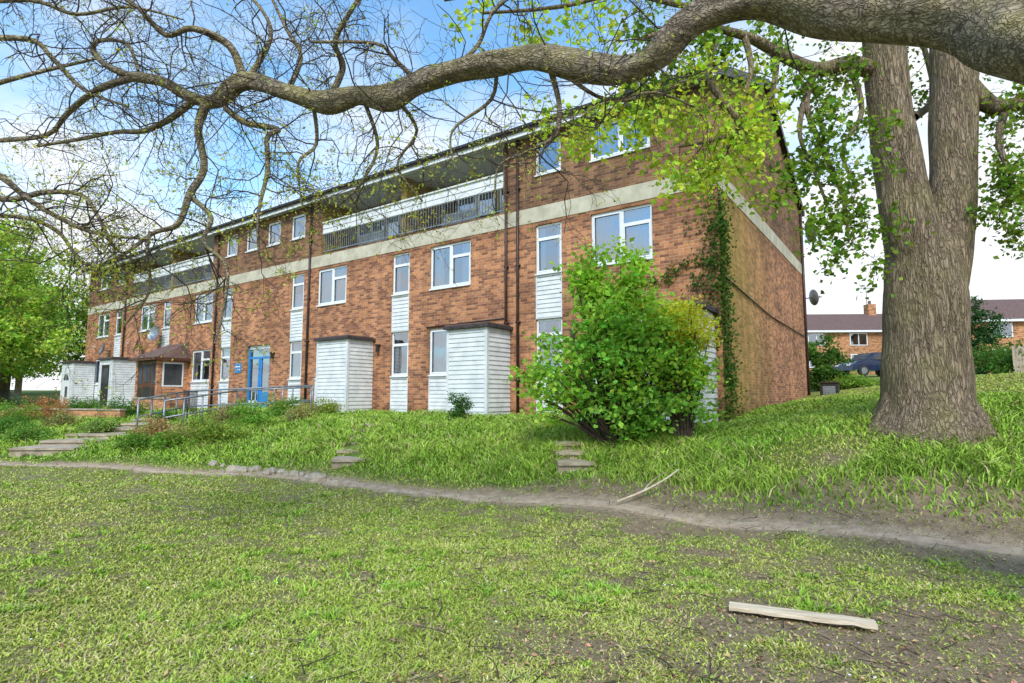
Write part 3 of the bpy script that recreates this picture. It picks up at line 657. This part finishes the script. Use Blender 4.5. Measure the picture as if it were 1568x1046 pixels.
# big tree ---------------------------------------------------------
big=empty('mature_tree',(0,0,0)); acB=Acc()
def PB(l,k=.83): return [S(a,b_,c) for a,b_,c,_ in l],[q[3]*q[2]/F*k for q in l]
P_,R_=PB([(1422,710,8,118),(1421,665,8,100),(1420,640,8,84),(1418,600,8,71),(1415,520,8,66),(1416,450,8,66),(1410,400,8,58),(1394,350,7.95,47),(1380,280,7.95,41),(1366,190,7.9,38),(1355,95,7.9,36),(1345,0,7.8,33),(1330,-140,7.7,29),(1300,-350,7.6,22)])
acB.tube(P_,R_,64,.035,8,8)
P_,R_=PB([(1424,500,8.05,48),(1434,430,8.1,50),(1449,360,8.15,42),(1459,280,8.2,38),(1460,200,8.2,38),(1461,120,8.2,39),(1458,40,8.2,37),(1460,-100,8.2,32),(1480,-300,8.2,20)])
acB.tube(P_,R_,48,.03,8,12)
for an in np.arange(0,6.28,.75):
    c0=S(1420,640,8); d=np.array([math.cos(an),math.sin(an),0]); p=c0+d*.40+np.array([0,0,.3]); e_=c0+d*.95; e_[2]=gz(e_[0],e_[1])-.12; mmid=c0+d*.62; mmid[2]=gz(mmid[0],mmid[1])+.03
    acB.tube([p,mmid,e_],[.16,.15,.06],10,.1,4,int(an*10))
tips=[];tipsF=[];acW=Acc(); rg=np.random.default_rng(9)
bs=[([(1345,110,7.9,18),(1300,98,7.8,15),(1250,106,7.6,13),(1200,86,7.3,11),(1140,55,7,9),(1060,40,6.8,6),(980,60,6.6,4)],0),
([(1350,60,7.9,18),(1280,-10,7.6,14),(1200,-40,7.3,10),(1100,-30,7,7),(980,-20,6.8,5),(860,10,6.6,4),(740,20,6.5,3)],2),
([(1200,-40,7.3,8),(1080,10,7.4,6),(960,-10,7.5,5),(820,-20,7.6,4),(680,0,7.7,3)],2),
([(1470,120,8.2,22),(1500,150,8.1,18),(1530,165,8,15),(1570,158,7.9,12),(1650,170,7.8,8)],0),
([(1250,104,7.6,8),(1235,160,7.4,6),(1260,230,7.4,5),(1290,300,7.4,4),(1300,370,7.4,2)],0),
([(1300,98,7.8,7),(1320,170,7.6,5),(1290,230,7.5,4),(1312,290,7.5,2)],0),
([(1230,160,7.4,6),(1225,210,7.3,4),(1250,270,7.3,3),(1268,320,7.3,2)],0),
([(1095,60,7,8),(1085,120,6.9,7),(1120,170,6.8,6),(1130,200,6.8,5),(1090,215,6.7,4),(1040,225,6.7,2)],1),
([(1085,120,6.9,6),(1040,130,6.8,5),(980,150,6.7,4),(920,160,6.6,3),(890,180,6.6,2)],1),
([(1140,55,7,7),(1150,110,6.9,5),(1130,170,6.8,4),(1130,200,6.8,3),(1110,230,6.8,2)],1),
([(1060,40,6.8,6),(1010,80,6.7,5),(985,130,6.7,4),(1010,160,6.7,3),(970,185,6.7,2)],1),
([(1190,84,7.3,6),(1185,130,7.1,5),(1170,170,7,4),(1150,195,7,2)],1),
([(1540,165,8,8),(1530,220,7.8,6),(1550,280,7.7,4),(1530,330,7.7,2)],0),
([(1570,158,7.9,8),(1600,230,7.8,5),(1590,320,7.7,3)],0),
([(1460,60,8.2,14),(1520,30,8.2,11),(1600,10,8.2,8),(1700,0,8.2,5)],0),
([(1400,180,8.7,8),(1430,150,9,6),(1420,90,9.2,5),(1400,30,9.4,4)],0),
([(1350,20,8,10),(1290,50,8.4,8),(1240,40,8.8,6),(1200,10,9.2,5)],0)]
for l,kind in bs:
    P_,R_=PB(l); Q,RR=acB.tube(P_,R_,9,.06,5,int(rg.integers(99)))
    tl=tips if kind==0 else tipsF
    for i in range(4,len(Q)):
        if rg.random()<(.7 if kind!=2 else .45):
            t=unit(Q[i]-Q[i-1]); o=unit(np.cross(t,rg.normal(size=3))); grow(acW,Q[i],t*.5+o+np.array([0,0,-.25]),rg.uniform(.3,.65),min(RR[i]*.5,.007),0,1 if kind else 2,tl,rg,.10,.25,(2,4),.6,5)
acB.obj('trunk_and_limbs',M['bark'],big); acW.obj('twigs',M['twig'],big)
def leafy(name,T,keep,rep,size,colr,parent,var=.3,spread=.06):
    T=np.array(T); c_=fbm(T[:,0]*3,T[:,2]*3+T[:,1],1.0,120)>.42; T=T[c_|(rg.random(len(T))<.25)]
    T=T[rg.random(len(T))<keep]; T=np.repeat(T,rep,axis=0)+rg.normal(size=(len(T)*rep,3))*spread
    leaves(name,T,rg.uniform(size*.6,size*1.3,len(T)),tint(len(T),colr,var),parent,'leaf',.5,.85)
leafy('foliage',tips,.8,3,.08,(.19,.30,.045),big,.35,.09); leafy('foliage_light',tipsF,.9,6,.08,(.48,.60,.075),big,.25,.10)
print('tips',len(tips),len(tipsF))
pts=[];cols=[]
for _ in range(26):
    c0=np.array([8.2,9.5,8.6])+rg.normal(size=3)*np.array([2.6,2.2,1.0])+np.array([0,0,2.8]); n=110
    pts.append(c0+rg.normal(size=(n,3))*.45); cols.append(tint(n,(.2,.34,.04),.3))
leaves('upper_crown',np.concatenate(pts),.13,np.concatenate(cols),big)
# shrubs -----------------------------------------------------
def shrub(name,base,ells,ncl,per,size,colr,spread,stems=True,seed=1,trunk=.03,var=.2,aspect=.75):
    rg_=np.random.default_rng(seed); e=empty(name,tuple(base)); ac=Acc(); P=[];Cc=[]
    for (c0,rad,wgt,cr) in ells:
        c0=np.array(c0,float);rad=np.array(rad,float)
        for _ in range(int(ncl*wgt)):
            d=unit(rg_.normal(size=3)); rr=rg_.random()**.45*(.8+.4*rg_.random()); q=c0+d*rad*rr
            if q[2]<.05: q[2]=.05+rg_.random()*.2
            n=int(per*rg_.uniform(.4,1.5)); k=rg_.uniform(.7,1.3)
            P.append(q+rg_.normal(size=(n,3))*spread*np.array([1,1,.6])); Cc.append(tint(n,np.array(cr)*k,var,rg_))
            if stems and rg_.random()<.5:
                st=np.array([rg_.normal()*.05,rg_.normal()*.05,-.1]); mid=st*.5+q*.5+np.array([0,0,.1]); ac.tube([st,mid,q],[trunk,trunk*.6,.004],5,0,3)
    leaves('foliage',np.concatenate(P),rg_.uniform(size*.6,size*1.3,sum(map(len,P))),np.concatenate(Cc),e,'leaf',.5,aspect,rg_)
    if stems and ac.n: ac.obj('stems',M['twig'],e)
    return e
gb=S(940,705,10.0); gb[2]=gz(gb[0],gb[1])
G1=(.24,.46,.07);G2=(.38,.60,.09);Y1=(.74,.72,.09)
shrub('young_maple_tree',gb,[((-.1,0,1.5),(1.0,.8,.95),.9,G1),((-.38,0,2.8),(.34,.33,.85),.34,G2),((.33,.1,3.05),(.27,.28,.8),.24,G2),((.3,.0,2.2),(.85,.6,.6),.5,G2),((-1.1,-.1,1.0),(.5,.5,.85),.35,G2),((.5,-.3,.65),(1.25,.6,.45),.55,G1),((.25,-.5,1.6),(.95,.35,.85),.55,G2),((1.1,-.1,1.3),(.5,.5,.7),.35,G1)],100,38,.105,G1,.14,True,3,.03)
yb=S(1045,695,9.8); yb[2]=gz(yb[0],yb[1])
shrub('golden_shrub',yb,[((.05,0,1.85),(.5,.45,.55),1.0,Y1),((-.35,0,2.1),(.35,.3,.35),.3,Y1),((.05,0,1.1),(.62,.5,.55),.6,(.42,.60,.08))],80,42,.075,Y1,.11,True,4)
mb_=S(703,655,13.8); mb_[2]=gz(mb_[0],mb_[1]); shrub('clipped_box_shrub',mb_,[((0,0,.36),(.3,.3,.4),1,(.08,.18,.04))],70,40,.04,0,.06,False,5)
for i,(px,py,Y,rx,rz_,cr) in enumerate([(318,700,13.2,.8,.45,(.24,.32,.06)),(430,655,17,.6,.45,(.2,.34,.06)),(262,708,13.2,.4,.2,(.17,.30,.05)),(235,690,14.2,.5,.35,(.40,.27,.13)),(185,645,20,.9,.45,(.09,.22,.04)),(65,648,20,.9,.55,(.50,.24,.11)),(20,655,19,.8,.5,(.2,.34,.06)),(120,640,24,.9,.4,(.14,.26,.05)),(495,640,18.2,.6,.3,(.3,.36,.07)),(380,665,15,.5,.45,(.2,.38,.06)),(150,672,16,.4,.25,(.24,.34,.09)),(40,690,15.2,.7,.25,(.2,.34,.07)),(210,700,13.4,.4,.22,(.16,.28,.05)),(280,690,14,.35,.3,(.48,.38,.2)),(345,668,16,.5,.35,(.34,.30,.14)),(90,660,17.5,.5,.3,(.32,.30,.12)),(10,675,16.5,.6,.35,(.12,.25,.05)),(460,662,15.5,.4,.3,(.36,.34,.14)),(250,668,17,.4,.3,(.15,.30,.05))]):
    p=S(px,py,Y); p[2]=gz(p[0],p[1]); shrub('garden_shrub',p,[((0,0,rz_*.6),(rx,rx*.7,rz_),1,cr)],int(60*rx+25),45,.055,0,.1,False,20+i)
ivy=empty('ivy_on_wall',(C[0],C[1],0),-(math.pi/2-A)); P=[]
for _ in range(230):
    z0=rng.uniform(0,5.2); wv=.6*(1-z0/6.5)
    if rng.random()<.55: q=np.array([-abs(rng.normal())*wv*1.4,-.06,z0])
    else: q=np.array([.06,abs(rng.normal())*wv*.7,z0])
    P.append(q+rng.normal(size=(15,3))*np.array([.09,.07,.13]))
for _ in range(40):
    u=rng.random(); P.append(np.array([-1.6*u,-.05,3.5+.2*math.sin(u*5)])+rng.normal(size=(9,3))*np.array([.06,.03,.09]))
P=np.concatenate(P); P[:,0]=np.where(P[:,1]<0,P[:,0],np.maximum(P[:,0],.03)); leaves('ivy_leaves',P,.07,tint(len(P),(.10,.18,.04),.35),ivy,'leaf',.1,.9)
for i in range(16):
    px=330+i*11; p=g3(px+random.uniform(-4,4),714+i*1.2+random.uniform(-3,3),0)
    mb=MB(); r_=random.uniform(.05,.10); n=7; rings=[]
    for kk,(zz,sc_) in enumerate(((-.5,1),(.1,1.05),(.7,.75),(.95,.3))):
        rings.append([(math.cos(6.283*j/n)*r_*1.4*sc_*random.uniform(.85,1.1),math.sin(6.283*j/n)*r_*sc_*random.uniform(.85,1.1),zz*r_) for j in range(n)])
    for a_ in range(3):
        for j in range(n): mb.quad([rings[a_][j],rings[a_][(j+1)%n],rings[a_+1][(j+1)%n],rings[a_+1][j]],'stone')
    mb.quad(rings[3],'stone'); mb.build('edging_stone',None,False,tuple(p),random.random()*3)
def rail(name,pts,h,mat,posts=4,bars=0,r=.024):
    mb=MB(); T_=[np.array([p[0],p[1],float(gz(p[0],p[1]))]) for p in pts]
    for a_,b_ in zip(T_[:-1],T_[1:]):
        for hh in ((h,h*.5) if not bars else (h,.12)): mb.cyl(tuple(a_+[0,0,hh]),tuple(b_+[0,0,hh]),r,mat)
        n=bars or posts
        for i in range(n+1):
            q=a_+(b_-a_)*i/n; mb.cyl(tuple(q-[0,0,.1]),tuple(q+[0,0,h]),r if not bars else r*.55,mat,6)
    return mb.build(name,None,True)
rail('handrail',[(-10.2,15.6),(-10.1,17.8),(-6.5,18.6)],.95,'metal',4); rail('handrail',[(-9.3,15.3),(-8.3,17.2),(-6.2,17.6)],.9,'metal',4)
rail('iron_railing',[(-10.7,19.4),(-12.2,21.2)],.85,'dark',2,12)
q0=fac(36.5,3);q1=fac(46,3); rail('iron_railing',[tuple(q0),tuple(q1)],1.0,'dark',2,50)
rail('iron_railing',[(-30,23),(-19.5,20.5)],.9,'dark',2,60)
def lowwall(name,p0,p1,h,t,mat,cap):
    p0=np.array(p0,float);p1=np.array(p1,float);d=p1-p0;L=np.hypot(*d); mb=MB(); mb.box(0,L,-t/2,t/2,-.5,h,mat); mb.box(-.03,L+.03,-t/2-.03,t/2+.03,h+.002,h+.06,cap)
    mb.build(name,None,False,(p0[0],p0[1],float(gz(*((p0+p1)/2)))),math.atan2(d[1],d[0]),.01)
lowwall('low_garden_wall',(-15.6,15.4),(-13.9,15.1),.28,.15,'concrete','step'); lowwall('low_garden_wall',(-20,21.5),(-13.2,19.4),.32,.2,'brick2','step'); lowwall('low_garden_wall',(-16.5,25),(-14.0,23.2),.5,.2,'brick2','step')
# ---------------------------------------------------------------- background
def house(name,X,Y,w,d,ground,eave,ridge,rz,wn,chim):
    e=empty(name,(X,Y,0),rz); mb=MB(); hh=[]
    for wx in wn: hh+= [(wx,wx+1.5,eave-1.45,eave-.35),(wx,wx+1.7,ground+.9,ground+2.1)]
    mb.quad([(0,0,ground-2),(w,0,ground-2),(w,0,eave),(0,0,eave)],'brick2')
    for x in (0,w): mb.quad([(x,0,ground-2),(x,d,ground-2),(x,d,eave),(x,d/2,ridge-.05),(x,0,eave)],'brick2')
    mb.quad([(w,d,ground-2),(0,d,ground-2),(0,d,eave),(w,d,eave)],'brick2'); mb.build('walls',e)
    mb=MB(); o=.3
    mb.quad([(-o,-o,eave-.1),(w+o,-o,eave-.1),(w+o,d/2,ridge),(-o,d/2,ridge)],'tile'); mb.quad([(-o,d+o,eave-.1),(w+o,d+o,eave-.1),(w+o,d/2,ridge),(-o,d/2,ridge)],'tile')
    mb.box(-o,w+o,-o-.04,-o+.0,eave-.3,eave-.12,'upvc'); mb.build('roof',e)
    mb=MB()
    for a_,b_,c_,d_ in hh:
        mb.box(a_,b_,-.05,-.002,c_,d_,'upvc'); m_=(a_+b_)/2
        for u,v in ((a_+.08,m_-.04),(m_+.04,b_-.08)): mb.box(u,v,-.058,-.052,c_+.08,d_-.08,'inner'); mb.quad([(u,-.065,c_+.08),(v,-.065,c_+.08),(v,-.065,d_-.08),(u,-.065,d_-.08)],'glass')
    mb.build('windows',e)
    mb=MB()
    for cx in chim:
        mb.box(cx,cx+.7,d/2-.4,d/2+.4,ridge-.6,ridge+.9,'brick2'); mb.cyl((cx+.35,d/2,ridge+.9),(cx+.35,d/2,ridge+1.25),.13,'tile')
        mb.cyl((cx+.1,d/2,ridge+.9),(cx+.1,d/2,ridge+2.6),.025,'dark'); mb.cyl((cx-.7,d/2,ridge+2.5),(cx+.9,d/2,ridge+2.45),.02,'dark')
        for kx in np.arange(-.6,.9,.2): mb.cyl((cx+kx,d/2-.25,ridge+2.48),(cx+kx,d/2+.25,ridge+2.48),.012,'dark',5)
    mb.build('chimneys',e)
house('brick_house',24.5,50,16,8,2.1,6.4,8.3,-.05,[1.6,5.2,9,13],[1.0,9])
house('brick_house',33.6,42,18,8,1.9,6.3,8.3,-.12,[1.8,6,10.5,15],[.9,10])
def car(name,X,Y,rz):
    prof=[(-2.05,.35),(-2.08,.62),(-1.95,.85),(-1.55,.95),(-1.15,1.30),(-.6,1.45),(.35,1.44),(.95,1.0),(1.7,.87),(2.02,.7),(2.08,.35)]
    mb=MB(); z0=float(gz(X,Y)); M['carpaint']=M.get('carpaint') or nm('dark_blue_car_paint',(.012,.02,.05),(.02,.032,.075),3,.2,0,(1,1,1),.6)
    hw=lambda z:.86 if z<.96 else .86-(z-.96)*.45
    Lf=[(x,-hw(z),z) for x,z in prof];Rt=[(x,hw(z),z) for x,z in prof]; n=len(prof)
    mb.quad(Lf,'carpaint');mb.quad(Rt[::-1],'carpaint')
    for i in range(n): j=(i+1)%n; mb.quad([Lf[i],Rt[i],Rt[j],Lf[j]],'carpaint')
    for sgn in (-1,1):
        mb.quad([(-1.35,sgn*.868,1.0),(-.35,sgn*.868,1.0),(-.35,sgn*.69,1.38),(-.95,sgn*.70,1.33)],'inner'); mb.quad([(-.28,sgn*.868,1.0),(.8,sgn*.868,1.0),(.32,sgn*.69,1.38),(-.28,sgn*.69,1.38)],'inner')
        for wx in (-1.25,1.3): mb.cyl((wx,sgn*.70,.32),(wx,sgn*.90,.32),.32,'dark',20); mb.cyl((wx,sgn*.9,.32),(wx,sgn*.915,.32),.2,'metal',14)
        mb.box(1.95,2.07,sgn*.5-.15,sgn*.5+.15,.62,.75,'upvc')
    mb.quad([(.40,-.62,1.44),(.40,.62,1.44),(.93,.74,1.03),(.93,-.74,1.03)],'inner'); mb.quad([(-1.2,-.6,1.31),(-1.2,.6,1.31),(-1.56,.7,.99),(-1.56,-.7,.99)],'inner')
    mb.build(name,None,False,(X,Y,z0+.02),rz,.02)
car('parked_car',22.2,35,math.radians(188))
def mass(name,items,seed):
    for i,(X,Y,h,r,cr,sz) in enumerate(items):
        z0=float(gz(X,Y)); c2=tuple(np.array(cr)*1.35)
        ells=[((0,0,h*.60),(r,r,h*.34),1,cr),((r*.5,-.3*r,h*.36),(r*.6,r*.6,h*.25),.4,c2),((-r*.5,0,h*.78),(r*.5,r*.5,h*.2),.3,c2),((0,-r*.6,h*.3),(r*.9,r*.4,h*.2),.35,cr)]
        e=shrub(name,(X,Y,z0),ells,120,70,sz,cr,r*.10,False,seed+i,.03,.25)
        ac=Acc(); ac.tube([(0,0,-.5),(.1,0,h*.3),(.2,.1,h*.8)],[.05*h*.5,.04*h*.5,.02],8,.05,3); ac.obj('trunk',M['bark'],e)
mass('deciduous_tree',[(-33,37,13,4.2,(.34,.46,.08),.24),(-39,40,14,5,(.20,.33,.055),.26),(-46,44,15.5,6,(.30,.43,.07),.3),(-30.5,30,6.5,2.6,(.38,.54,.08),.17),(-34,34,7.5,3,(.2,.34,.06),.2),(-52,60,13,7,(.18,.30,.055),.35),(-29,43,9,3.5,(.22,.34,.06),.24)],50)
def hedge(name,px,py,Y,rx,rz_,cr,seed,sz=.14):
    p=S(px,py,Y); p[2]=gz(p[0],p[1]); shrub(name,p,[((0,0,rz_*.7),(rx,rx*.8,rz_),1,cr)],70,60,sz,0,rx*.14,False,seed)
hedge('ivy_hedge',1262,600,24.5,.9,1.5,(.10,.20,.04),80); hedge('conifer_bush',1512,570,36,1.6,2.6,(.05,.12,.04),81,.16); hedge('conifer_bush',1490,570,36.5,1.0,3.2,(.05,.11,.04),82,.16); hedge('garden_hedge',1300,590,24,1.2,.25,(.24,.38,.06),83,.1); hedge('garden_hedge',1560,575,30,2,1.0,(.1,.2,.04),84)
mb=MB()
for i in range(40): mb.box(i*.15,i*.15+.14,0,.02,0,1.5+.02*math.sin(i*3),'step')
mb.build('wooden_fence',None,False,(25.6,29,float(gz(27,29))-.1),-.1)
mb=MB(); mb.box(0,.6,0,.5,0,.5,'dark'); mb.box(-.03,.63,-.03,.53,.5,.56,'pipe'); mb.box(.1,.5,-.02,-.001,.1,.4,'metal'); q=C+E*10.6+np.array([.5,-.3]); mb.build('storage_box',None,False,(q[0],q[1],float(gz(*q))-.05),-.6,.015)
# ---------------------------------------------------------------- world, sun, camera
W_=bpy.data.worlds.new('World'); sc.world=W_; W_.use_nodes=True; nt=W_.node_tree; bg=nt.nodes['Background']
el,rot=math.radians(46),math.radians(184)
sky=N(nt,'ShaderNodeTexSky',sky_type='NISHITA'); sky.sun_disc=False; sky.sun_elevation=el; sky.sun_rotation=rot; sky.air_density=1.0; sky.dust_density=.4
tc=N(nt,'ShaderNodeTexCoord'); sp=N(nt,'ShaderNodeSeparateXYZ'); nt.links.new(tc.outputs['Generated'],sp.inputs[0])
zz=math_(nt,'ADD',math_(nt,'MAXIMUM',sp.outputs[2],0),.18); cb=N(nt,'ShaderNodeCombineXYZ')
nt.links.new(math_(nt,'DIVIDE',sp.outputs[0],zz),cb.inputs[0]); nt.links.new(math_(nt,'DIVIDE',sp.outputs[1],zz),cb.inputs[1])
cn=noise(nt,cb.outputs[0],1.5,7,.55)
g=math_(nt,'MULTIPLY',math_(nt,'SUBTRACT',sp.outputs[2],.14),1.35,True)
g=math_(nt,'SUBTRACT',g,math_(nt,'MULTIPLY',sp.outputs[0],.2))
bf=math_(nt,'ADD',g,math_(nt,'MULTIPLY',math_(nt,'SUBTRACT',cn,.5),1.5))
bf=ramp(nt,bf,[(.16,0.0),(.56,.95)])
skc=mix(nt,1,sky.outputs[0],(1.75,2.7,2.95),'MULTIPLY')
cloud=mix(nt,noise(nt,cb.outputs[0],2.2,4),(8.4,8.9,9.4),(10.4,10.5,10.6))
nt.links.new(mix(nt,bf,cloud,skc),bg.inputs[0]); bg.inputs[1].default_value=.118
sd=bpy.data.lights.new('sun','SUN'); sd.energy=3.3; sd.angle=math.radians(18); sd.color=(1,.96,.90); so=link(bpy.data.objects.new('sun',sd))
dv=Vector((math.sin(rot)*math.cos(el),math.cos(rot)*math.cos(el),math.sin(el))); so.rotation_euler=dv.to_track_quat('Z','Y').to_euler()
cd=bpy.data.cameras.new('camera'); cd.sensor_width=36; cd.lens=36*F/1568; cd.clip_end=2000; cd.clip_start=.05
co_=link(bpy.data.objects.new('camera',cd)); co_.location=(0,0,CZ); co_.rotation_euler=(math.pi/2+TH,0,0); sc.camera=co_
sc.view_settings.view_transform='Standard'; sc.view_settings.look='None'; sc.view_settings.exposure=0
